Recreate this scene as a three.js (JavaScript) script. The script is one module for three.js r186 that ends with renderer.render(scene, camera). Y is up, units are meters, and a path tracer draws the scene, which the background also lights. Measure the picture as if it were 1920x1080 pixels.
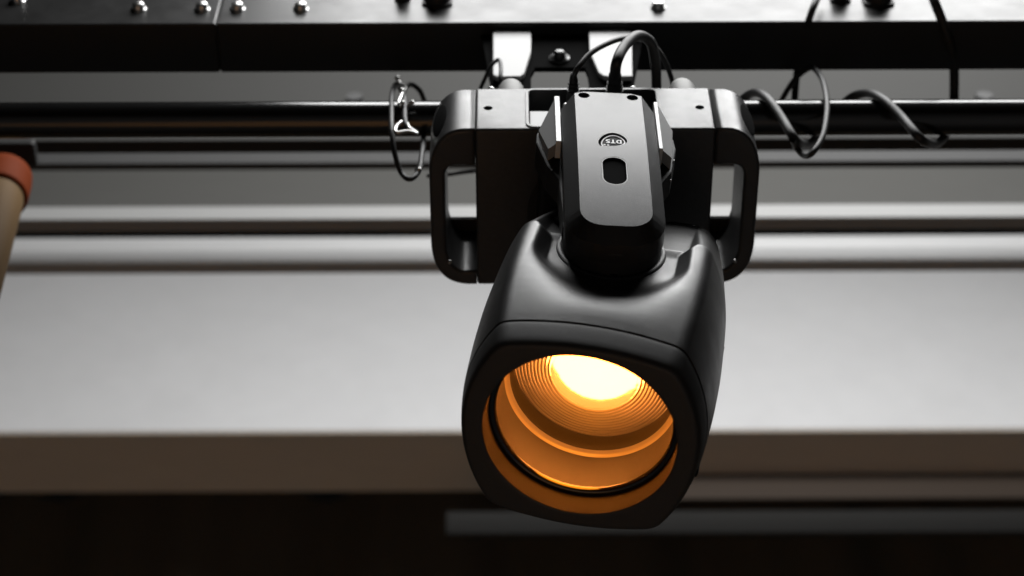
import * as THREE from 'three';
import { TessellateModifier } from 'three/addons/modifiers/TessellateModifier.js';
import { RoundedBoxGeometry } from 'three/addons/geometries/RoundedBoxGeometry.js';
import { mergeGeometries, mergeVertices, toCreasedNormals } from 'three/addons/utils/BufferGeometryUtils.js';
import { TextGeometry } from 'three/addons/geometries/TextGeometry.js';
import { FontLoader } from 'three/addons/loaders/FontLoader.js';
import { RectAreaLightUniformsLib } from 'three/addons/lights/RectAreaLightUniformsLib.js';
import { Brush, Evaluator, SUBTRACTION } from 'three-bvh-csg';

// ------------------------------------------------------------------ camera, light, exposure
// origin: middle of the front lower edge of the lamp's base; y up, z towards the viewer
const R = THREE.MathUtils.degToRad, V = (x, y, z) => new THREE.Vector3(x, y, z);
const scene = new THREE.Scene();
scene.background = new THREE.Color().setRGB(0.0012, 0.0012, 0.0012);

const ELEV = R(56), FOV = 16, ROLL = R(-0.2);
const camera = new THREE.PerspectiveCamera(FOV, 16 / 9, 0.1, 60);
camera.position.set(-0.1256, -2.679, 1.517);
const fwd = V(0, Math.sin(ELEV), -Math.cos(ELEV)), upv = V(0, Math.cos(ELEV), Math.sin(ELEV));
camera.up.copy(upv);
camera.lookAt(camera.position.clone().add(fwd));
camera.rotateZ(ROLL);
camera.focus = 2.86;
camera.userData.fStop = 2.6;
scene.add(camera);
camera.updateMatrixWorld(true);

const renderer = new THREE.WebGLRenderer({ antialias: true });
renderer.setSize(1024, 576);
renderer.toneMapping = THREE.LinearToneMapping;
renderer.toneMappingExposure = 1;
renderer.shadowMap.enabled = true;
RectAreaLightUniformsLib.init();

// the soft work light high in front of the rig
const key = new THREE.RectAreaLight(new THREE.Color(1, 1, 0.995), 15.5, 2.1, 1.05);
key.name = 'work_light';
key.position.set(0.36, 2.14, 0.84);
key.lookAt(0.1, 0.1, -0.35);
scene.add(key);

// ------------------------------------------------------------------ helpers
const right = V(1, 0, 0).applyQuaternion(camera.quaternion), upc = V(0, 1, 0).applyQuaternion(camera.quaternion), fw = V(0, 0, -1).applyQuaternion(camera.quaternion);
const FPX = 540 / Math.tan(R(FOV / 2));
const ray = (px, py) => fw.clone().addScaledVector(right, (px - 960) / FPX).addScaledVector(upc, (540 - py) / FPX);
const at = (px, py, z) => { const d = ray(px, py); return camera.position.clone().addScaledVector(d, (z - camera.position.z) / d.z); };
const atY = (px, py, y) => { const d = ray(px, py); return camera.position.clone().addScaledVector(d, (y - camera.position.y) / d.y); };

let seed = 7;
const rnd = () => { seed = (seed * 1664525 + 1013904223) % 4294967296; return seed / 4294967296; };
const taken = {};
const numbered = (n) => { if (!(n in taken)) { taken[n] = 0; return n; } return `${n}_${String(++taken[n]).padStart(3, '0')}`; };
function tag(o, label, category, group, kind) {
  if (label) o.userData.label = label;
  if (category) o.userData.category = category;
  if (group) o.userData.group = group;
  if (kind) o.userData.kind = kind;
  return o;
}
function mesh(name, geo, mat, parent = scene) {
  const m = new THREE.Mesh(geo, mat);
  m.name = parent === scene ? numbered(name) : name;
  m.castShadow = m.receiveShadow = true;
  parent.add(m);
  return m;
}
function group(name, parent = scene) { const g = new THREE.Group(); g.name = parent === scene ? numbered(name) : name; parent.add(g); return g; }
const bx = (x0, x1, y0, y1, z0, z1, r = 0) => (r ? new RoundedBoxGeometry(x1 - x0, y1 - y0, z1 - z0, 3, r) : new THREE.BoxGeometry(x1 - x0, y1 - y0, z1 - z0)).translate((x0 + x1) / 2, (y0 + y1) / 2, (z0 + z1) / 2);
const tube = (pts, r, seg = 80, closed = false) => new THREE.TubeGeometry(new THREE.CatmullRomCurve3(pts, closed, 'centripetal'), seg, r, 12, closed);
const plain = (g) => { const n = g.index ? g.toNonIndexed() : g; for (const k of Object.keys(n.attributes)) if (!['position', 'normal', 'uv'].includes(k)) n.deleteAttribute(k); return n; };
const merge = (list) => mergeGeometries(list.map(plain));
const ev = new Evaluator(); ev.useGroups = false;
function cut(geo, cutters) {
  let a = new Brush(plain(geo)); a.updateMatrixWorld();
  for (const c of cutters) { const b = new Brush(plain(c)); b.updateMatrixWorld(); a = ev.evaluate(a, b, SUBTRACTION); }
  return a.geometry;
}
function smoothed(geo) { // one smooth skin over all edges, with texture coordinates in metres
  const q = new THREE.BufferGeometry(); q.setAttribute('position', plain(geo).attributes.position);
  const m = mergeVertices(q, 1e-5); m.computeVertexNormals();
  const p = m.attributes.position, uv = []; for (let i = 0; i < p.count; i++) uv.push(p.getX(i) + p.getZ(i), p.getY(i));
  m.setAttribute('uv', new THREE.Float32BufferAttribute(uv, 2)); return m;
}
const smin = (a, b, k) => { const h = Math.max(k - Math.abs(a - b), 0) / k; return Math.min(a, b) - h * h * k * 0.25; };
const smax = (a, b, k) => -smin(-a, -b, k);
const sstep = (a, b, x) => { const t = Math.min(1, Math.max(0, (x - a) / (b - a))); return t * t * (3 - 2 * t); };

// ------------------------------------------------------------------ procedural textures and materials
function noiseTex(size, fn, srgb = false) {
  const d = new Uint8Array(size * size * 4);
  for (let j = 0; j < size; j++) for (let i = 0; i < size; i++) {
    const c = fn(i / size, j / size), k = (j * size + i) * 4;
    for (let q = 0; q < 3; q++) d[k + q] = Math.max(0, Math.min(255, 255 * (Array.isArray(c) ? c[q] : c)));
    d[k + 3] = 255;
  }
  const t = new THREE.DataTexture(d, size, size);
  t.magFilter = THREE.LinearFilter; t.minFilter = THREE.LinearMipmapLinearFilter; t.generateMipmaps = true;
  t.wrapS = t.wrapT = THREE.RepeatWrapping; if (srgb) t.colorSpace = THREE.SRGBColorSpace; t.needsUpdate = true;
  return t;
}
function lattice(n) { const a = Array.from({ length: n * n }, rnd); return (u, v) => { const x = u * n, y = v * n, i = Math.floor(x), j = Math.floor(y), f = x - i, g = y - j, s = f * f * (3 - 2 * f), t = g * g * (3 - 2 * g), A = (p, q) => a[((q % n + n) % n) * n + ((p % n + n) % n)]; return (A(i, j) * (1 - s) + A(i + 1, j) * s) * (1 - t) + (A(i, j + 1) * (1 - s) + A(i + 1, j + 1) * s) * t; }; }
const L8 = lattice(8), L24 = lattice(24), L64 = lattice(64), L200 = lattice(200);
const dustTex = noiseTex(1024, (u, v) => { const a = rnd(); return (a > 0.9975 ? 0.8 + 0.2 * rnd() : a > 0.98 ? 0.66 : 0.56) + 0.05 * (L24(u, v) - 0.5); }, true);
const grainTex = noiseTex(512, (u, v) => 0.5 * L200(u, v) + 0.3 * L64(u, v) + 0.2 * rnd());
const smudgeTex = noiseTex(512, (u, v) => 0.72 + 0.28 * (0.5 * L8(u, v) + 0.3 * L24(u, v) + 0.2 * L64(u, v)));
const mottleTex = noiseTex(512, (u, v) => 0.92 + 0.08 * (0.4 * L8(u, v) + 0.3 * L24(u, v) + 0.2 * L64(u, v) + 0.1 * rnd()));
const rep = (t, x, y) => { const c = t.clone(); c.repeat.set(x, y); c.needsUpdate = true; return c; };
const lin = (r, g, b) => new THREE.Color().setRGB(r, g ?? r, b ?? r);
const std = (c, rough, o = {}) => new THREE.MeshPhysicalMaterial({ color: c, roughness: rough, metalness: 0, ...o });

const M = {
  shell: std(lin(0.1, 0.1, 0.102), 0.42, { map: rep(dustTex, 1, 1), bumpMap: rep(grainTex, 14, 14), bumpScale: 0.00012, roughnessMap: rep(smudgeTex, 2, 2) }),
  cover: std(lin(0.08, 0.08, 0.082), 0.39, { map: rep(dustTex, 3, 3), bumpMap: rep(grainTex, 16, 16), bumpScale: 0.00012, specularIntensity: 0.8 }),
  base: std(lin(0.15, 0.15, 0.152), 0.44, { specularIntensity: 0.85, map: rep(dustTex, 3, 3), bumpMap: rep(grainTex, 16, 16), bumpScale: 0.0001, roughnessMap: rep(smudgeTex, 4, 4) }),
  black: std(lin(0.012, 0.012, 0.012), 0.62),
  matte: std(lin(0.004, 0.004, 0.004), 0.95, { specularIntensity: 0.05 }),
  bezel: std(lin(0.02, 0.02, 0.02), 0.55, { bumpMap: rep(grainTex, 9, 9), bumpScale: 0.00015 }),
  gloss: std(lin(0.006, 0.006, 0.006), 0.08),
  plate: std(lin(0.24, 0.24, 0.24), 0.5),
  strip: std(lin(0.75, 0.75, 0.74), 0.35),
  bright: std(lin(0.46, 0.46, 0.455), 0.5),
  steel: std(lin(0.5, 0.5, 0.49), 0.3, { metalness: 1 }),
  zinc: std(lin(0.7, 0.7, 0.69), 0.3, { metalness: 0.9 }),
  badge: std(lin(0.01, 0.01, 0.011), 0.7, { specularIntensity: 0.4 }),
  letter: std(lin(0.6, 0.6, 0.6), 0.4),
  rubber: std(lin(0.35, 0.35, 0.34), 0.6),
  cable: std(lin(0.014, 0.014, 0.014), 0.55),
  truss: std(lin(0.02, 0.02, 0.02), 0.4, { roughnessMap: rep(smudgeTex, 8, 1), specularIntensity: 0.45 }),
  pipe: std(lin(0.01, 0.01, 0.01), 0.2, { roughnessMap: rep(smudgeTex, 1, 6) }),
  tube: std(lin(0.04, 0.04, 0.04), 0.42, { specularIntensity: 0.35, bumpMap: rep(grainTex, 6, 2), bumpScale: 0.0001 }),
  lip: std(lin(0.4, 0.38, 0.35), 0.3),
  boreWall: std(lin(0.03, 0.03, 0.03), 0.58, { specularIntensity: 0.3, bumpMap: rep(grainTex, 8, 1), bumpScale: 0.0002 }),
  glass: new THREE.MeshPhysicalMaterial({ color: lin(1, 1, 1), roughness: 0.17, transmission: 1, thickness: 0.01, ior: 1.5 }),
  step: std(lin(0.14, 0.14, 0.14), 0.4),
  amber: new THREE.MeshStandardMaterial({ color: 0x000000, emissive: lin(1, 0.27, 0.042), emissiveIntensity: 36, roughness: 1 }),
  reflector: std(lin(0.24, 0.24, 0.24), 0.45, { metalness: 0.3 }),
};
const paint = (r, g, b, rough = 0.6, o = {}) => std(lin(r, g, b), rough, { map: rep(mottleTex, 6, 1), bumpMap: rep(grainTex, 20, 3), bumpScale: 0.0002, ...o });

// ------------------------------------------------------------------ the place behind: long beams across the stage
// rows of the photograph fix where a beam's front face starts, its lower front edge and the rear of its underside
const XA = -3.2, XB = 3.2;
function rows(top, edge, back, z) {
  const e = at(960, edge, z), t = at(960, top, z), b = atY(960, back, e.y);
  return { y0: e.y, y1: t.y, z0: b.z, z1: z };
}
function beam(name, label, category, r, mat, x0 = XA, x1 = XB, round = 0.004) {
  return tag(mesh(name, bx(x0, x1, r.y0, r.y1, r.z0, r.z1, round), mat), label, category);
}
const mGreyBeam = paint(0.021, 0.0205, 0.018, 0.8), mRail = paint(0.36, 0.36, 0.355, 0.5), mTrim = paint(0.045, 0.045, 0.045, 0.7), mSoffit = paint(0.066, 0.065, 0.06, 0.8);
const mPanel = paint(0.86, 0.86, 0.865, 0.75), mBounceTint = paint(0.74, 0.66, 0.56, 0.7), mLow = paint(0.028, 0.027, 0.025, 0.8), mBrown = paint(0.05, 0.032, 0.02, 0.7);

const floor = mesh('floor', bx(-8, 8, -4.4, -4.3, -8, 6), std(lin(0.55, 0.55, 0.55), 0.7)); floor.userData.kind = 'structure';

const rA = rows(100, 262, 286, -0.5);
beam('ceiling_beam', 'dull grey beam running right behind the black pipe', 'beam', rA, mGreyBeam);
const rB = rows(274, 304, 318, -0.74);
beam('dark_rail', 'narrow dark grey rail just below the black pipe', 'rail', rB, mTrim);
const rC = rows(290, 412, 420, -0.98);
beam('soffit_board', 'olive grey board between the dark rail and light rail', 'board', rC, mSoffit);
const rD = rows(384, 409, 433, -0.95);
beam('light_rail', 'thin light grey rail crossing behind the handles', 'rail', rD, mRail);
const rE = rows(434, 486, 511, -1.22);
{
  const h = rE.y1 - rE.y0, s = new THREE.Shape();
  s.moveTo(rE.z0, rE.y0); s.lineTo(rE.z1 - 0.012, rE.y0); s.quadraticCurveTo(rE.z1, rE.y0, rE.z1, rE.y0 + h * 0.3); s.lineTo(rE.z1 - 0.006, rE.y0 + h * 0.52); s.lineTo(rE.z1 - 0.002, rE.y0 + h * 0.62); s.quadraticCurveTo(rE.z1, rE.y1, rE.z1 - 0.03, rE.y1); s.lineTo(rE.z0, rE.y1); s.closePath();
  const g = new THREE.ExtrudeGeometry(s, { depth: XB - XA, bevelEnabled: false, curveSegments: 8 });
  g.applyMatrix4(new THREE.Matrix4().makeBasis(V(0, 0, 1), V(0, 1, 0), V(-1, 0, 0))).translate(XB, 0, 0);
  tag(mesh('moulded_rail', g, paint(0.52, 0.52, 0.52, 0.45)), 'wide bright moulded rail directly above the white panel', 'rail');
}
const rF = rows(470, 808, 921, -1.9);
{
  const g = group('white_panel'); tag(g, 'wide white fascia panel behind the lamp head', 'panel');
  mesh('fascia', bx(XA, XB, rF.y0 + 0.006, rF.y1, rF.z1 - 0.03, rF.z1, 0.004), mPanel, g);
  mesh('underside_board', bx(XA, XB, rF.y0, rF.y0 + 0.02, rF.z0, rF.z1 - 0.004, 0.003), mBounceTint, g);  // tan colour of this underside stands in for warm bounce light
}
{
  const xl = at(836, 980, -2.0).x;
  beam('brown_board', 'brown board edge low behind the head on the right', 'board', rows(890, 936, 946, -2.05), mBrown, at(1040, 920, -2.05).x);
  beam('low_rail', 'dark grey rail lowest in the picture, beginning behind the head', 'rail', rows(958, 1000, 1010, -2.0), mLow, xl);
}
{ // stage curtain below the panel; brown tone painted in for dim amber bounce
  const w = 7, h = 3.0, g = new THREE.PlaneGeometry(w, h, 420, 6), p = g.attributes.position;
  for (let i = 0; i < p.count; i++) { const x = p.getX(i); p.setZ(i, 0.05 * Math.sin(x * 9 + 1.3 * Math.sin(x * 2.1)) + 0.02 * Math.sin(x * 23 + p.getY(i))); }
  g.computeVertexNormals(); g.translate(0, 0.7, -2.5);
  tag(mesh('stage_curtain', g, std(lin(0.2, 0.17, 0.13), 1, { specularIntensity: 0.2 })), 'stage curtain below the white panel, amber bounce tinted into its colour', 'curtain');
}

// ------------------------------------------------------------------ black truss beam at the top, with its bolts
const rT = rows(-75, 43, 135, -0.05);
const truss = group('truss_beam'); tag(truss, 'black satin beam with silver bolts along the top', 'beam');
{
  const xs = at(411, 20, -0.05).x;
  mesh('beam_section', bx(XA, xs - 0.0006, rT.y0, rT.y1, rT.z0, rT.z1, 0.004), M.truss, truss);
  mesh('beam_section', bx(xs + 0.0006, XB, rT.y0, rT.y1, rT.z0, rT.z1, 0.004), M.truss, truss);
  mesh('seam_backing', bx(xs - 0.05, xs + 0.05, rT.y0 + 0.004, rT.y1 - 0.01, rT.z0 + 0.005, rT.z1 - 0.004), M.black, truss);  // hidden block added so no light shows through the seam
  const hex = new THREE.LatheGeometry([[0, 0.011], [0.0075, 0.0105], [0.0098, 0.008], [0.0105, 0.004], [0.0105, 0], [0.0135, 0], [0.0135, -0.002]].map(([a, b]) => new THREE.Vector2(a, b)), 16).rotateX(Math.PI / 2);
  for (const [px, py] of [[260, 17], [379, 17], [445, 17], [564, 17], [1234, 15], [33, 2]]) { const b = mesh('bolt', hex, M.steel, truss); b.position.copy(at(px, py, -0.05)).add(V(0, 0, 0.002)); }
  for (const [px, py, s] of [[820, 3, 1.5], [1575, -1, 1], [1646, 3, 1.5], [755, -3, 0.8]]) {
    const c = group('socket', truss); c.position.copy(at(px, py, -0.05));
    mesh('socket_body', new THREE.CylinderGeometry(0.013 * s, 0.016 * s, 0.03, 20).rotateX(Math.PI / 2).translate(0, 0, 0.0155), M.black, c);
    mesh('flange', new THREE.CylinderGeometry(0.02 * s, 0.02 * s, 0.004, 6).rotateX(Math.PI / 2).translate(0, 0, 0.0025), M.black, c);
  }
}

// ------------------------------------------------------------------ the pipe
const PZ = -0.14, pc = at(960, 222.5, PZ), PR = 0.0298, PY = pc.y;
tag(mesh('hanging_pipe', new THREE.CylinderGeometry(PR, PR, XB - XA, 48, 1).rotateZ(Math.PI / 2).translate(0, PY, PZ), M.pipe), 'glossy black pipe that carries the lamp', 'pipe');
for (const [px, py, l] of [[665, 189, 'small dark nut on the grey beam left of the lamp'], [1845, 187, 'small dark nut on the grey beam near the right edge']]) {
  const p = at(px, py, -0.5); tag(mesh('beam_nut', new THREE.CylinderGeometry(0.018, 0.02, 0.012, 6).rotateX(Math.PI / 2).translate(p.x, p.y, p.z + 0.005), M.black), l, 'nut', 'nuts on the grey beam');
}

// ------------------------------------------------------------------ hanger between truss beam and pipe
{
  const z = -0.062, g = group('pipe_hanger'); tag(g, 'black pipe hanger with two pale wing plates above the lamp', 'bracket');
  const poly = (pts, zz, d, bevel = 0.0015) => { const s = new THREE.Shape(pts.map(([px, py]) => { const p = at(px, py, zz); return new THREE.Vector2(p.x, p.y); })); return new THREE.ExtrudeGeometry(s, { depth: d, bevelEnabled: true, bevelSize: bevel, bevelThickness: bevel, bevelSegments: 2 }).translate(0, 0, zz - d - bevel); };
  mesh('wing_plate', poly([[926, 60], [929, 57], [992, 58], [994, 62], [994, 96], [981, 137], [975, 142], [932, 143], [926, 140]], z, 0.006), M.bright, g);
  mesh('wing_plate', poly([[1106, 57], [1170, 55], [1180, 58], [1183, 66], [1184, 142], [1146, 143], [1132, 141], [1124, 135], [1107, 96]], z, 0.006), M.bright, g);
  const mid = mesh('centre_plate', poly([[900, 47], [1210, 47], [1200, 90], [1188, 150], [1186, 172], [1108, 172], [1104, 140], [1098, 126], [1002, 126], [994, 140], [994, 172], [922, 172], [920, 150]], z - 0.010, 0.006), M.matte, g);
  mesh('bolt', new THREE.LatheGeometry([[0, 0.012], [0.006, 0.012], [0.0095, 0.009], [0.01, 0], [0.017, 0], [0.017, -0.003]].map(([a, b]) => new THREE.Vector2(a, b)), 18).rotateX(Math.PI / 2).translate(...at(1049, 101, z).add(V(0, 0, -0.006)).toArray()), std(lin(0.06), 0.3, { metalness: 0.8 }), g);
  for (const px of [958, 1146]) { // hooks that close round the pipe
    const x = at(px, 222, PZ).x, s = new THREE.Shape();
    s.absarc(0, 0, PR + 0.011, 0, Math.PI * 2, false); const hole = new THREE.Path(); hole.absarc(0, 0, PR + 0.0008, 0, Math.PI * 2, true); s.holes.push(hole);
    mesh('pipe_hook', new THREE.ExtrudeGeometry(s, { depth: 0.036, bevelEnabled: false, curveSegments: 32 }).rotateY(Math.PI / 2).translate(x - 0.018, PY, PZ), M.black, g);
    mesh('hook_arm', bx(x - 0.018, x + 0.018, PY - 0.012, PY + 0.012, PZ + PR + 0.006, z - 0.016, 0.003), M.black, g);
    mesh('clamp_stem', bx(x - 0.016, x + 0.016, 0.1245, PY - PR - 0.006, PZ - 0.02, PZ + 0.02, 0.003), M.black, g);
  }
}

// ================================================================== THE LAMP
const lamp = group('moving_head_light'); tag(lamp, 'black moving head stage light hanging from the pipe, glowing amber', 'stage light');

// ---- base box with its connector recess
const roundRect = (x0, x1, y0, y1, r, C = THREE.Shape) => { const s = new C(); s.moveTo(x0 + r, y0); s.lineTo(x1 - r, y0); s.absarc(x1 - r, y0 + r, r, -Math.PI / 2, 0); s.lineTo(x1, y1 - r); s.absarc(x1 - r, y1 - r, r, 0, Math.PI / 2); s.lineTo(x0 + r, y1); s.absarc(x0 + r, y1 - r, r, Math.PI / 2, Math.PI); s.lineTo(x0, y0 + r); s.absarc(x0 + r, y0 + r, r, Math.PI, Math.PI * 1.5); return s; };
const base = group('base', lamp);
{
  const BX = 0.1802;
  let g = bx(-BX, BX, -0.006, 0.124, -0.28, 0, 0.005);
  g = cut(g, [new THREE.ExtrudeGeometry(roundRect(-0.101, 0.098, 0.002, 0.116, 0.011), { depth: 0.06, bevelEnabled: false, curveSegments: 8 }).translate(0, 0, -0.045),
    ...[-0.161, 0.161].map((x) => new THREE.CylinderGeometry(0.0068, 0.0068, 0.02, 24).rotateX(Math.PI / 2).translate(x, 0.06, -0.004))]);
  mesh('base_body', toCreasedNormals(g, 0.2), M.base, base);
  const fr = new THREE.ExtrudeGeometry((() => { const s = roundRect(-0.1035, 0.1005, -0.0005, 0.1185, 0.0125); s.holes.push(roundRect(-0.1, 0.097, 0.003, 0.115, 0.0105, THREE.Path)); return s; })(), { depth: 0.002, bevelEnabled: true, bevelSize: 0.0006, bevelThickness: 0.0006, bevelSegments: 2, curveSegments: 8 }).translate(0, 0, -0.0006);
  mesh('recess_rim', fr, M.base, base);
  mesh('connector_panel', bx(-0.1, 0.097, 0.004, 0.114, -0.0448, -0.043), M.black, base);
  for (const x of [-0.161, 0.161]) mesh('screw', merge([new THREE.TorusGeometry(0.0036, 0.0012, 8, 20), new THREE.CylinderGeometry(0.0055, 0.0055, 0.002, 20).rotateX(Math.PI / 2)]).translate(x, 0.06, -0.0115), M.zinc, base);
  mesh('label_plate', bx(-0.0985, -0.05, 0.006, 0.065, -0.0428, -0.008, 0.002), std(lin(0.5), 0.5), base);
  for (const [x, y, s] of [[-0.058, 0.074, 1], [-0.041, 0.074, 1], [0.077, 0.07, 1.1]]) mesh('panel_screw', new THREE.SphereGeometry(0.006 * s, 16, 10).scale(1, 1, 0.7).translate(x, y, -0.004), M.steel, base);
  for (const [x, y] of [[-0.058, 0.074], [-0.041, 0.074], [0.077, 0.07]]) mesh('screw_post', new THREE.CylinderGeometry(0.004, 0.004, 0.036, 12).rotateX(Math.PI / 2).translate(x, y, -0.0245), M.black, base);
  for (const x of [at(958, 160, -0.035).x, at(1275, 160, -0.035).x]) mesh('rubber_foot', new THREE.LatheGeometry([[0.019, 0], [0.0205, 0.004], [0.0205, 0.034], [0.018, 0.042], [0.012, 0.046], [0, 0.048]].map(([a, b]) => new THREE.Vector2(a, b)), 28).translate(x, 0.124, -0.024), M.rubber, base);
  for (const px of [921, 1186]) mesh('top_screw', new THREE.SphereGeometry(0.0055, 14, 10).translate(at(px, 166, -0.012).x, 0.129, -0.006), M.steel, base);
  for (const sx of [-1, 1]) {
    const h = group('handle', base), s = new THREE.Shape(), P = (f, x, y, ...r) => s[f](sx * x, y, ...r.map((v, i) => (i % 2 ? v : sx * v)));
    // plan of the grip: shape x is across, shape y is depth
    s.moveTo(sx * 0.1862, 0.0062);
    s.lineTo(sx * 0.196, 0.0062);
    s.bezierCurveTo(sx * 0.2285, 0.0065, sx * 0.2405, 0.036, sx * 0.2455, 0.07);
    s.lineTo(sx * 0.2455, 0.205);
    s.bezierCurveTo(sx * 0.244, 0.25, sx * 0.2285, 0.2755, sx * 0.19, 0.2755);
    s.lineTo(sx * 0.1862, 0.2755); s.lineTo(sx * 0.1862, 0.2605);
    s.lineTo(sx * 0.1985, 0.2605);
    s.bezierCurveTo(sx * 0.215, 0.2605, sx * 0.2325, 0.242, sx * 0.2325, 0.21);
    s.lineTo(sx * 0.2325, 0.082);
    s.bezierCurveTo(sx * 0.231, 0.062, sx * 0.217, 0.0575, sx * 0.2, 0.0575);
    s.lineTo(sx * 0.1862, 0.0575); s.closePath();
    const g = new THREE.ExtrudeGeometry(s, { depth: 0.118, bevelEnabled: true, bevelSize: 0.0055, bevelThickness: 0.0055, bevelSegments: 4, curveSegments: 48 }).rotateX(-Math.PI / 2)  .translate(0, 0.0, 0);
    mesh('grip', smoothed(g), M.base, h);
    mesh('grip_pad', new THREE.SphereGeometry(1, 32, 20).scale(0.0165, 0.046, 0.004).rotateY(sx * R(49)).translate(sx * 0.2348, 0.062, -0.0225), M.matte, h);
    mesh('inner_ledge', bx(Math.min(sx * 0.1805, sx * 0.2275), Math.max(sx * 0.1805, sx * 0.2275), 0.108, 0.1185, -0.254, -0.23, 0.003), M.black, h);
    mesh('inner_screw', new THREE.SphereGeometry(0.0035, 12, 8).translate(sx * 0.2225, -0.004, -0.238), M.steel, h);
  }
}

// ---- yoke, turned a few degrees about the upright axis of the base
const JY = -0.321, HY = -0.346;
const yoke = group('yoke', lamp); yoke.position.set(0.003, 0, -0.14); yoke.rotation.y = R(3.4);
{
  mesh('pan_hub', new THREE.CylinderGeometry(0.1, 0.105, 0.018, 48).translate(0, -0.0095, 0), M.black, yoke);
  mesh('crossbar', bx(-0.092, 0.092, -0.062, -0.0185, -0.1, 0.165, 0.01), M.black, yoke);
  const yb = new THREE.Shape([[-0.078, -0.022], [-0.1, -0.075], [-0.101, -0.1], [-0.086, -0.165], [-0.0705, -0.2], [-0.066, -0.3], [0.066, -0.3], [0.0705, -0.2], [0.088, -0.165], [0.0985, -0.1], [0.097, -0.075], [0.078, -0.022]].map((p) => new THREE.Vector2(...p)));
  mesh('yoke_body', new THREE.ExtrudeGeometry(yb, { depth: 0.035, bevelEnabled: true, bevelSize: 0.002, bevelThickness: 0.003, bevelSegments: 2 }).translate(0, 0, 0.128), M.black, yoke);
  // outer cover of the arm: flat face with chamfered flanks, arched top, rounded foot
  const s = new THREE.Shape(), fx = 0.049, fy = -0.37, rr = 0.034;
  s.moveTo(-fx + rr, fy); s.lineTo(fx - rr, fy); s.bezierCurveTo(fx - 0.012, fy, fx, fy + 0.014, fx, fy + rr);
  s.lineTo(fx, -0.03); s.lineTo(-fx, -0.03); s.lineTo(-fx, fy + rr); s.bezierCurveTo(-fx, fy + 0.014, -fx + 0.012, fy, -fx + rr, fy);
  let g = new THREE.ExtrudeGeometry(s, { depth: 0.028, bevelEnabled: true, bevelSize: 0.019, bevelThickness: 0.017, bevelSegments: 1, curveSegments: 14 }).translate(0, 0, 0.17);
  // only the front chamfer is wanted: square off the rear; keep the arched top thin
  g = cut(g, [bx(-0.2, 0.2, -0.5, 0.1, 0.1, 0.171), new THREE.ExtrudeGeometry((() => { const a = new THREE.Shape(); a.moveTo(-0.1, 0.05); a.lineTo(-0.1, -0.095); a.lineTo(-0.0675, -0.0555); a.lineTo(-0.05, -0.0365); a.quadraticCurveTo(-0.002, -0.0125, 0.05, -0.0365); a.lineTo(0.0675, -0.0555); a.lineTo(0.1, -0.095); a.lineTo(0.1, 0.05); a.closePath(); return a; })(), { depth: 0.3, bevelEnabled: false, curveSegments: 24 })]);
  const hole = (x, y, r) => new THREE.CylinderGeometry(r, r, 0.02, 28).rotateX(Math.PI / 2).translate(x, y, 0.213);
  const LOGO = (k) => { const p = new THREE.Shape(); p.moveTo(-0.0165 * k, -0.0165 * k); p.bezierCurveTo(-0.024 * k, -0.006 * k, -0.012 * k, 0.02 * k, 0.003 * k, 0.02 * k); p.bezierCurveTo(0.015 * k, 0.019 * k, 0.023 * k, 0.004 * k, 0.021 * k, -0.003 * k); p.bezierCurveTo(0.019 * k, -0.011 * k, 0.004 * k, -0.0185 * k, -0.0165 * k, -0.0165 * k); return p; };
  const pill = (w, h, C = THREE.Shape) => roundRect(-w, w, -h, h, w * 0.98, C);
  const LY = -0.168, BY = -0.246;
  g = cut(g, [hole(-0.0355, -0.041, 0.0085), hole(0.0355, -0.041, 0.0085),
    new THREE.ExtrudeGeometry(LOGO(1.02), { depth: 0.02, bevelEnabled: false, curveSegments: 16 }).translate(0, LY, 0.2085),
    new THREE.ExtrudeGeometry(pill(0.0182, 0.0345), { depth: 0.02, bevelEnabled: false, curveSegments: 16 }).translate(0.001, BY, 0.2085)]);
  // the face curves back a little towards its foot
  const bend = (geo) => { const p = geo.attributes.position; for (let i = 0; i < p.count; i++) { const d = Math.max(0, -0.13 - p.getY(i)); p.setZ(i, p.getZ(i) - 0.27 * d * d); } return geo; };
  g = bend(new TessellateModifier(0.012, 7).modify(plain(g)));
  const cover = mesh('arm_cover', toCreasedNormals(g, 0.3), M.cover, yoke);
  for (const x of [-0.0355, 0.0355]) mesh('hole_plug', new THREE.CylinderGeometry(0.0084, 0.0084, 0.002, 24).rotateX(Math.PI / 2).translate(x, -0.041, 0.2045), M.matte, cover);
  const badge = mesh('logo_badge', bend(new THREE.ExtrudeGeometry(LOGO(0.84), { depth: 0.003, bevelEnabled: true, bevelSize: 0.0006, bevelThickness: 0.0006, bevelSegments: 2, curveSegments: 16 }).translate(0.001, LY - 0.001, 0.2088)), M.badge, cover);
  badge.userData.label = 'black badge reading DTS upside down';
  const rim = LOGO(0.86); rim.holes.push(new THREE.Path(LOGO(0.78).getPoints(16)));
  mesh('badge_rim', bend(new THREE.ExtrudeGeometry(rim, { depth: 0.0012, bevelEnabled: false, curveSegments: 16 }).translate(0.001, LY - 0.001, 0.2122)), M.letter, cover);
  const font = await new FontLoader().loadAsync('fonts/droid/droid_sans_bold.typeface.json');
  const t = new TextGeometry('DTS', { font, size: 0.0098, depth: 0.0006, curveSegments: 4 }); t.computeBoundingBox();
  t.translate(-t.boundingBox.max.x / 2, -0.0049, 0).rotateZ(Math.PI).translate(0.0035, LY - 0.0005, 0.2126);
  mesh('badge_lettering', bend(t), M.letter, cover);
  mesh('badge_dots', merge([[-0.0105, -0.0115], [-0.0055, -0.012]].map(([x, y]) => new THREE.CylinderGeometry(0.0016, 0.0016, 0.0006, 14).rotateX(Math.PI / 2).translate(x, LY + y, 0.2129))), M.letter, cover);
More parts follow.
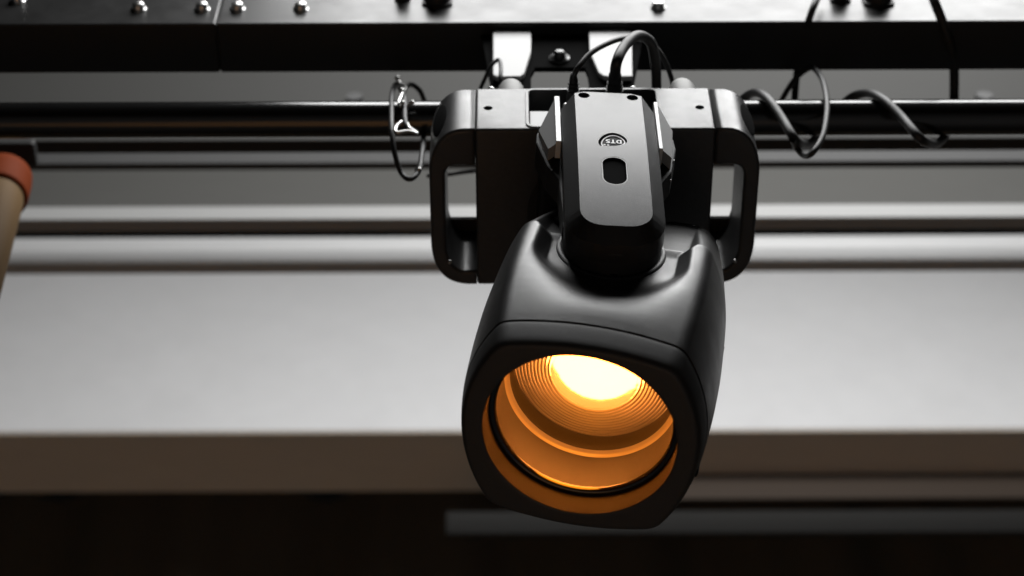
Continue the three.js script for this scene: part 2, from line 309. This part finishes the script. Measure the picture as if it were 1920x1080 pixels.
  mesh('button_rim', bend(new THREE.ExtrudeGeometry((() => { const p = pill(0.0178, 0.0341); p.holes.push(pill(0.0163, 0.0326, THREE.Path)); return p; })(), { depth: 0.006, bevelEnabled: true, bevelSize: 0.0003, bevelThickness: 0.0003, bevelSegments: 1, curveSegments: 16 }).translate(0.001, BY, 0.2085)), M.cover, cover);
  mesh('button', bend(new THREE.ExtrudeGeometry(pill(0.0152, 0.0315), { depth: 0.003, bevelEnabled: true, bevelSize: 0.0005, bevelThickness: 0.0005, bevelSegments: 2, curveSegments: 16 }).translate(0.001, BY, 0.2088)), M.matte, cover);
  // shoulder plates to both sides of the arm
  const shp = (pts) => new THREE.Shape(pts.map((p) => new THREE.Vector2(...p)));
  const slope = (geo, x0, k) => { const p = geo.attributes.position; for (let i = 0; i < p.count; i++) p.setZ(i, p.getZ(i) - Math.max(0, Math.abs(p.getX(i)) - x0) * k); geo.computeVertexNormals(); return geo; };
  for (const [sx, pts, st] of [[-1, [[-0.0772, -0.02], [-0.0785, -0.024], [-0.0995, -0.08], [-0.0875, -0.15], [-0.0772, -0.15]], [-0.0772, -0.0695, -0.15, -0.017]], [1, [[0.075, -0.022], [0.0785, -0.026], [0.0965, -0.068], [0.0885, -0.157], [0.075, -0.157]], [0.0695, 0.075, -0.157, -0.02]]]) {
    const g2 = new THREE.ExtrudeGeometry(shp(pts), { depth: 0.02, bevelEnabled: false });
    const pl = mesh('side_plate', slope(plain(g2), 0.0745, 0.85).translate(0, 0, 0.176), M.plate, yoke);
    mesh('plate_edge', bx(st[0], st[1], st[2], st[3], 0.17, 0.1985, 0.001), M.strip, pl);
  }
  for (const [x, y] of [[-0.093, -0.118], [-0.0815, -0.178], [0.095, -0.135], [0.087, -0.19]]) mesh('side_screw', new THREE.SphereGeometry(0.0014, 10, 8).translate(x, y, 0.1665), M.steel, yoke);
  // tilt bearing between arm and head
  mesh('tilt_bearing', merge([new THREE.CylinderGeometry(0.0672, 0.0672, 0.08, 72).rotateX(Math.PI / 2).translate(0, JY, 0.131), new THREE.TorusGeometry(0.0668, 0.0022, 10, 72).translate(0, JY, 0.165)]), M.bezel, yoke);
  mesh('bearing_collar', new THREE.LatheGeometry([[0.0672, 0.0], [0.0672, 0.006], [0.0735, 0.005], [0.0765, 0.001], [0.0775, -0.012]].map(([a, b]) => new THREE.Vector2(a, b)), 72).rotateX(Math.PI / 2).translate(0, JY, 0.126), M.shell, yoke);
  mesh('bearing_notch', bx(-0.005, 0.005, JY - 0.0679, JY - 0.064, 0.118, 0.134, 0.001), M.matte, yoke);
}

// ---- head: hangs on the bearing, leaning a few degrees; s runs down its axis from the bearing to the lens
const head = group('head', yoke); head.position.set(0.0, HY, 0); head.rotation.z = R(-10.5);
const TAB = { s: [-0.27, -0.255, -0.15, -0.045, 0.0, 0.06, 0.12, 0.19, 0.232], cu: [0.098, 0.104, 0.118, 0.127, 0.128, 0.128, 0.125, 0.119, 0.113], cw: [0.039, 0.046, 0.0947, 0.1435, 0.1455, 0.147, 0.144, 0.136, 0.127], bt: [0.006, 0.008, 0.01, 0.012, 0.013, 0.015, 0.015, 0.015, 0.015], ws: [0.128, 0.136, 0.153, 0.165, 0.167, 0.169, 0.168, 0.164, 0.157] };
const raw = (k, s) => { const S = TAB.s, T = TAB[k]; let i = 0; while (i < S.length - 2 && s > S[i + 1]) i++; const t = Math.min(1, Math.max(0, (s - S[i]) / (S[i + 1] - S[i]))); return T[i] + (T[i + 1] - T[i]) * t; };
const tab = (k, s) => { const h = k === 'cw' ? 0.005 + 0.04 * sstep(-0.03, 0.04, s) : 0.024; let a = 0, w = 0; for (let q = -3; q <= 3; q++) { const f = 1 - Math.abs(q) / 4, o = Math.min(Math.max(s + q * h / 3, TAB.s[0]), 0.232); a += f * (o === s + q * h / 3 ? raw(k, o) : 2 * raw(k, o) - raw(k, 2 * o - (s + q * h / 3))); w += f; } return a / w; };
const arcSide = (c, b) => { const rad = (c * c + b * b) / (2 * b); return rad; };  // radius of an arc of half chord c and rise b
function outlineAt(s) {
  const cu = tab('cu', s), cw = tab('cw', s), bt = tab('bt', s), bs = tab('ws', s) - cu;
  const rt = arcSide(cu, bt), rs = arcSide(cw, bs), k = 0.011 - 0.003 * sstep(0.02, 0.2, s);
  const cn = cw + 0.01 * sstep(0.02, 0.21, s);
  const f = (u, w) => { if (w < 0) w *= cw / cn; const a = Math.hypot(u, Math.abs(w) - (cw + bt - rt)) - rt, b = Math.hypot(Math.abs(u) - (cu + bs - rs), w) - rs; return smax(a, b, k); };
  return (th) => { const c = Math.cos(th), n = Math.sin(th); let lo = 0, hi = 0.3; for (let i = 0; i < 26; i++) { const m = (lo + hi) / 2; if (f(m * c, m * n) < 0) lo = m; else hi = m; } return lo; };
}
function recess(u, s, w) {
  if (w < 0) return w;
  s += HY - JY < 0 ? JY - HY : 0;
  // a pocket round the bearing that runs out as a shallow valley towards the lens
  const half = s < 0.03 ? 0.1 + 0.012 * sstep(-0.004, -0.03, s) : 0.1 - 0.037 * sstep(0.045, 0.15, s);
  const d = Math.abs(u) - half;
  const floorW = s < -0.02 ? 0.13 + 0.4 * (s + 0.02) : 0.128 + 0.002 * sstep(0, -0.02, s) + 0.2 * Math.max(0, s) ** 2;
  const soft = 0.024 + 0.04 * sstep(0.05, 0.15, s);
  const x = d + soft * 0.5, e = 0.0015 + 0.036 * sstep(0.03, 0.13, s), wall = floorW + (x + Math.hypot(x, e)) * 0.5 * (0.028 / soft);
  const c = smin(w, wall, 0.006 + 0.014 * sstep(0.03, 0.1, s)), t = sstep(0.085, 0.2, s);
  return c + (w - c) * t;
}
function skin(rowsList, NT, place) {
  const pos = [], uv = [], idx = [];
  rowsList.forEach((r, j) => { for (let i = 0; i <= NT; i++) { const f = i / NT, th = f < 0.16 ? -Math.PI / 2 + (f / 0.16) * Math.PI * 0.53 : f > 0.84 ? Math.PI * 1.5 - ((1 - f) / 0.16) * Math.PI * 0.53 : Math.PI * 0.03 + ((f - 0.16) / 0.68) * Math.PI * 0.94; const [u, s, w] = place(r, th, j); pos.push(u, -s, w); uv.push(i / NT * 1.2, r.v ?? j / rowsList.length); } });
  for (let j = 0; j < rowsList.length - 1; j++) for (let i = 0; i < NT; i++) { const a = j * (NT + 1) + i, b = a + 1, c = a + NT + 1, d = c + 1; idx.push(a, b, c, b, d, c); }
  const g = new THREE.BufferGeometry(); g.setAttribute('position', new THREE.Float32BufferAttribute(pos, 3)); g.setAttribute('uv', new THREE.Float32BufferAttribute(uv, 2)); g.setIndex(idx); g.computeVertexNormals();
  // weld the normals along the seam
  const n = g.attributes.normal; for (let j = 0; j < rowsList.length; j++) { const a = j * (NT + 1), b = a + NT; const v = V(n.getX(a) + n.getX(b), n.getY(a) + n.getY(b), n.getZ(a) + n.getZ(b)).normalize(); n.setXYZ(a, v.x, v.y, v.z); n.setXYZ(b, v.x, v.y, v.z); }
  return g;
}
{
  const list = [], SE = 0.1895;
  for (const [q, ds] of [[0.02, -0.014], [0.5, -0.0135], [0.8, -0.012], [0.92, -0.009], [0.97, -0.005], [0.993, -0.002]]) list.push({ s: -0.255, ds, q, v: 0 });
  const N = 420; for (let j = 0; j <= N; j++) { const s = -0.255 + (SE + 0.255) * (j / N); list.push({ s, q: 1, v: s * 3 }); }
  list.push({ s: SE, ds: 0.0007, q: 0.9955, v: 0.6 }, { s: SE, ds: -0.006, q: 0.985, v: 0.61 });
  for (const r of list) r.o = outlineAt(r.s);
  const shellGeo = skin(list, 760, (r, th) => { const rad = r.o(th); const u = rad * Math.cos(th), w0 = rad * Math.sin(th), w = recess(u, r.s, w0); return [u * r.q, r.s + (r.ds ?? 0), w * r.q]; });
  const shell = mesh('shell', shellGeo, M.shell, head);
  // bezel round the lens
  const bz = [];
  for (const [s, d] of [[0.184, 0.004], [0.1915, 0.0026], [0.1922, 0.0008], [0.1935, 0.0002], [0.2, 0], [0.208, 0], [0.216, 0.0002], [0.2225, 0.0004], [0.2275, 0.0014], [0.2302, 0.003], [0.2314, 0.0048], [0.2318, 0.0072]]) bz.push({ s, d, o: outlineAt(Math.min(s, 0.231)), v: s * 3 });
  const RB = 0.1285;
  for (const [t, s] of [[0.35, 0.2318], [0.75, 0.2318], [0.94, 0.2318], [1, 0.2305]]) bz.push({ s, t, o: bz[11].o, v: 0.7 + t * 0.05 });
  mesh('bezel', skin(bz, 360, (r, th) => { let rad = r.o(th) - (r.d ?? 0.0072); if (r.t !== undefined) rad = rad + (RB - rad) * r.t; return [rad * Math.cos(th), r.s, rad * Math.sin(th)]; }), M.bezel, head);
  // bore and inner tube (profiles of radius and axial place)
  const lathe = (pts, seg = 128) => new THREE.LatheGeometry(pts.map(([r, s]) => new THREE.Vector2(r, -s)), seg);
  mesh('bore_wall', lathe([[0.1286, 0.2306], [0.128, 0.222], [0.127, 0.2], [0.1265, 0.19]]), M.boreWall, head);
  mesh('retaining_ring', lathe([[0.1268, 0.188], [0.1268, 0.1945], [0.1258, 0.1955], [0.1205, 0.1945], [0.1185, 0.1925], [0.1182, 0.186]]), M.gloss, head);
  mesh('inner_tube', lathe([[0.1184, 0.1875], [0.1194, 0.165], [0.12, 0.14], [0.1198, 0.119]]), M.tube, head);
  mesh('tube_lip', lathe([[0.1198, 0.1192], [0.119, 0.1155], [0.1172, 0.113], [0.1152, 0.1118], [0.114, 0.1105]]), M.lip, head);
  mesh('lens_seat', lathe([[0.1141, 0.1107], [0.1146, 0.1], [0.1136, 0.092], [0.1136, 0.078], [0.1136, 0.05]]), M.boreWall, head);
  // stepped lens: rings with real steps on the front
  const lp = [[0.0, 0.098]], RC = 0.058, rings = 11, RL = 0.1134;
  for (let i = 1; i <= 8; i++) { const r = RC * i / 8; lp.push([r, 0.098 - 0.009 * (i / 8) ** 2]); }
  for (let i = 0; i < rings; i++) {
    const r0 = RC + (RL - RC) * (i / rings) ** 0.97, r1 = RC + (RL - RC) * ((i + 1) / rings) ** 0.97, drop = 0.026 * ((r0 - 0.02) / RL) ** 1.4, h = 0.0034 + 0.0016 * i / rings;
    const top = 0.0925 - drop * 0.55;
    lp.push([r0 + 0.0003, top], [r0 + (r1 - r0) * 0.35, top - h * 0.18], [r0 + (r1 - r0) * 0.7, top - h * 0.55], [r1 - 0.0003, top - h]);
  }
  lp.push([RL, 0.069], [RL, 0.066], [0, 0.066]);
  mesh('stepped_lens', toCreasedNormals(lathe(lp, 320), 0.35), M.glass, head);
  for (let i = 1; i < rings; i++) { // the steep, unpolished step faces between the rings
    const q = lp[9 + i * 4 - 1], p = lp[9 + i * 4];
    mesh('lens_step', lathe([[q[0] - 0.0003, q[1] + 0.0002], [(p[0] + q[0]) / 2, Math.max(p[1], q[1]) + 0.0007], [p[0] + 0.0017, p[1] + 0.0002]], 128), M.step, head);
  }
  mesh('lamp_housing', lathe([[0.113, 0.06], [0.11, 0.035], [0.09, -0.005], [0.06, -0.025], [0.0, -0.03]], 96), M.reflector, head);
  mesh('lamp_bulb', new THREE.SphereGeometry(0.056, 48, 24).scale(1, 0.22, 1).translate(0, -0.05, 0), M.amber, head);
  // light thrown by the lamp
  const spot = new THREE.SpotLight(new THREE.Color().setRGB(1, 0.42, 0.08), 45, 0, R(24), 0.5, 2); spot.name = 'lamp_beam'; spot.position.set(0, -0.15, 0); spot.target.position.set(0, -1.2, 0); spot.castShadow = true; spot.shadow.radius = 2;
  head.add(spot, spot.target);
  const glow = new THREE.PointLight(new THREE.Color().setRGB(1, 0.26, 0.008), 0.07, 0, 2); glow.name = 'lamp_glow'; glow.position.set(0, -0.118, 0); glow.castShadow = true; glow.shadow.radius = 1.6;
  head.add(glow);
  // small vent marks and clips on the right flank
  for (const [th, s, l] of [[-0.1, -0.03, 0.02], [-0.42, 0.135, 0.02], [-0.3, 0.2, 0.022]]) {
    const o = outlineAt(s), r = o(th); mesh('side_slot', bx(-0.0012, 0.0012, -l / 2, l / 2, -0.004, 0.004, 0.001).rotateY(-th).translate(r * Math.cos(th), -s, r * Math.sin(th)), M.gloss, head);
  }
}

// ------------------------------------------------------------------ plugs and cables
function plugCable(name, label, px, py, r, rc, path) {
  const g = group(name); tag(g, label, 'cable');
  const p0 = V(at(px, py, 0.02).x, 0.06, -0.043);
  mesh('plug', new THREE.LatheGeometry([[0, 0], [r, 0], [r, 0.05], [r * 0.98, 0.062], [r * 0.8, 0.07], [r * 0.66, 0.088], [rc * 1.15, 0.1], [rc, 0.1]].map(([a, b]) => new THREE.Vector2(a, b)), 24).rotateX(Math.PI / 2).translate(p0.x, p0.y, p0.z + 0.001), M.black, g);
  for (let i = 0; i < 3; i++) mesh('strain_ring', new THREE.TorusGeometry(r * (0.8 - 0.05 * i), 0.0016, 8, 24).translate(p0.x, p0.y, p0.z + 0.072 + i * 0.0065), M.black, g);
  mesh('cord', tube([V(p0.x, p0.y, p0.z + 0.095), ...path], rc, 120), M.cable, g);
}
plugCable('data_cable', 'thin cable arching from the plug left of the thick one', 1075, 180, 0.0105, 0.0042, [at(1082, 130, 0.075), at(1104, 103, 0.085), at(1138, 82, 0.085), at(1175, 71, 0.075), at(1210, 76, 0.05), at(1238, 100, 0.01), at(1255, 135, -0.03), at(1263, 165, -0.07), at(1266, 195, -0.11)]);
plugCable('power_cable', 'thick cable arching highest over the lamp base', 1152, 180, 0.0155, 0.0082, [at(1156, 118, 0.085), at(1170, 88, 0.09), at(1196, 67, 0.08), at(1220, 80, 0.05), at(1229, 120, 0.0), at(1231, 165, -0.06), at(1231, 205, -0.11)]);

const cab = (name, label, pts, r, seg = 140) => tag(mesh(name, tube(pts, r, seg), M.cable), label, 'cable');
const PF = PZ + PR + 0.008, PB = PZ - PR - 0.008;
cab('hanging_cable', 'thin cable dropping from the beam behind the pipe loop', [at(1545, -30, -0.02), at(1522, 22, -0.03), at(1505, 80, -0.1), at(1495, 130, -0.16), at(1490, 185, -0.19), at(1489, 215, -0.2)], 0.0062);
cab('hanging_cable', 'thick cable dropping from the beam near the right edge', [at(1735, -40, -0.0), at(1755, 10, -0.02), at(1776, 65, -0.07), at(1788, 115, -0.13), at(1789, 185, -0.19), at(1788, 220, -0.2)], 0.0082);
cab('wrapped_cable', 'cable wound round the pipe right beside the lamp handle', [at(1375, 205, PB - 0.005), at(1398, 182, PZ - 0.01), at(1418, 174, PZ + 0.02), at(1440, 186, PF + 0.004), at(1466, 222, PF + 0.006), at(1488, 258, PF), at(1506, 271, PZ - 0.005), at(1525, 264, PB - 0.004), at(1533, 250, PB - 0.012), at(1536, 235, PB - 0.015)], 0.0074);
cab('looped_cable', 'thin cable looping above and below the pipe', [at(1458, 205, PB - 0.02), at(1470, 180, PB), at(1493, 146, PZ), at(1517, 128, PZ + 0.02), at(1538, 142, PF), at(1550, 185, PF + 0.006), at(1549, 225, PF + 0.008), at(1540, 262, PF + 0.006), at(1524, 286, PF), at(1508, 292, PZ + 0.01), at(1495, 280, PZ), at(1486, 262, PF + 0.004)], 0.0048, 180);
cab('wrapped_cable', 'cable wound round the pipe toward the right edge', [at(1570, 207, PB - 0.005), at(1594, 184, PZ - 0.01), at(1625, 175, PZ + 0.02), at(1655, 186, PF + 0.004), at(1690, 219, PF + 0.006), at(1722, 256, PF + 0.002), at(1745, 270, PZ), at(1764, 264, PB), at(1774, 250, PB - 0.008), at(1778, 236, PB - 0.012)], 0.0074);

// safety wire with bright ferrules, left of the lamp
{
  const g = group('safety_wire'); tag(g, 'black safety wire with bright clips hanging round the pipe', 'wire');
  mesh('wire', tube([at(757, 180, PB - 0.01), at(744, 158, PZ), at(736, 172, PZ + 0.02), at(734, 205, PF + 0.003), at(735, 250, PF + 0.003), at(741, 292, PZ + 0.02), at(753, 325, PZ), at(768, 336, PZ), at(783, 325, PZ), at(791, 290, PZ), at(794, 255, PZ - 0.02), at(793, 235, PB)], 0.0043, 160), M.cable, g);
  mesh('wire', tube([at(796, 190, PB), at(787, 170, PZ - 0.01), at(772, 159, PZ + 0.01), at(760, 165, PZ + 0.02), at(759, 195, PF + 0.003), at(762, 235, PF + 0.004), at(775, 250, PF)], 0.0043, 80), M.cable, g);
  mesh('snap_hook', tube([at(746, 150, PZ + 0.03), at(752, 157, PZ + 0.03), at(761, 164, PZ + 0.035), at(754, 176, PF + 0.006), at(748, 195, PF + 0.008), at(752, 200, PF + 0.008)], 0.0024, 60), M.steel, g);
  mesh('snap_hook', tube([at(742, 235, PF + 0.006), at(752, 228, PF + 0.01), at(742, 240, PF + 0.01), at(744, 248, PF + 0.01), at(766, 246, PF + 0.01), at(782, 250, PF + 0.004), at(768, 240, PF + 0.008), at(764, 232, PF + 0.006)], 0.0026, 90), M.steel, g);
  for (const [px, py, pz, r, k] of [[745, 147, PZ + 0.03, 0.0042, 0.3], [753, 170, PF + 0.005, 0.0042, 0.2], [784, 319, PZ + 0.001, 0.0044, 0.5], [752, 194, PF + 0.01, 0.0036, 1.5], [770, 194, PF + 0.008, 0.0036, 1.5]]) {
    const p = at(px, py, pz); mesh('ferrule', new THREE.CapsuleGeometry(r, r * 2, 6, 14).rotateX(R(-34)).rotateZ(k).translate(p.x, p.y, p.z), M.steel, g);
  }
}
tag(mesh('clamp_wire', tube([at(896, 178, -0.11), at(908, 150, -0.07), at(922, 122, -0.05), at(934, 112, -0.045), at(939, 124, -0.045), at(938, 150, -0.05), at(937, 172, -0.07)], 0.0034, 80), M.cable), 'short black wire hooked over the left pale wing plate', 'wire');
tag(mesh('handle_wire', tube([at(800, 330, -0.3), at(842, 327, -0.3), at(870, 323, -0.3), at(900, 320, -0.3)], 0.0034, 40), M.cable), 'short black wire seen through the left handle', 'wire');

// tan pole with an orange red collar at the left edge
{
  const z = -0.42, a = at(6, 342, z), b = at(-78, 650, z), dir = b.clone().sub(a), len = dir.length(), g = group('tan_pole');
  tag(g, 'tan pole with orange red collar cut off by the left edge', 'pole');
  g.position.copy(a); g.quaternion.setFromUnitVectors(V(0, 1, 0), dir.normalize());
  const lt = (pts) => new THREE.LatheGeometry(pts.map(([r, y]) => new THREE.Vector2(r, y)), 48);
  const r = 0.047;
  mesh('pole', lt([[0, 0.02], [r * 0.93, 0.02], [r * 0.95, 0.05], [r * 0.95, len], [0, len]]), std(lin(0.16, 0.097, 0.042), 0.65, { specularIntensity: 0.3, map: rep(mottleTex, 2, 1) }), g);
  mesh('collar', lt([[0, -0.03], [r * 0.9, -0.03], [r * 1.06, -0.022], [r * 1.1, 0], [r * 1.1, 0.045], [r * 1.05, 0.052], [r * 0.94, 0.053]]), std(lin(0.16, 0.026, 0.003), 0.7, { specularIntensity: 0.2 }), g);
  const k = at(48, 281, -0.43); 
  tag(mesh('pole_clamp', bx(-0.06, 0.02, -0.012, 0.01, -0.03, 0.02, 0.006).translate(k.x, k.y, k.z), M.black), 'black clamp on the pole at the left edge', 'clamp');
}

scene.traverse((o) => { if (o.isMesh) { o.castShadow = true; o.receiveShadow = true; } });
renderer.render(scene, camera);
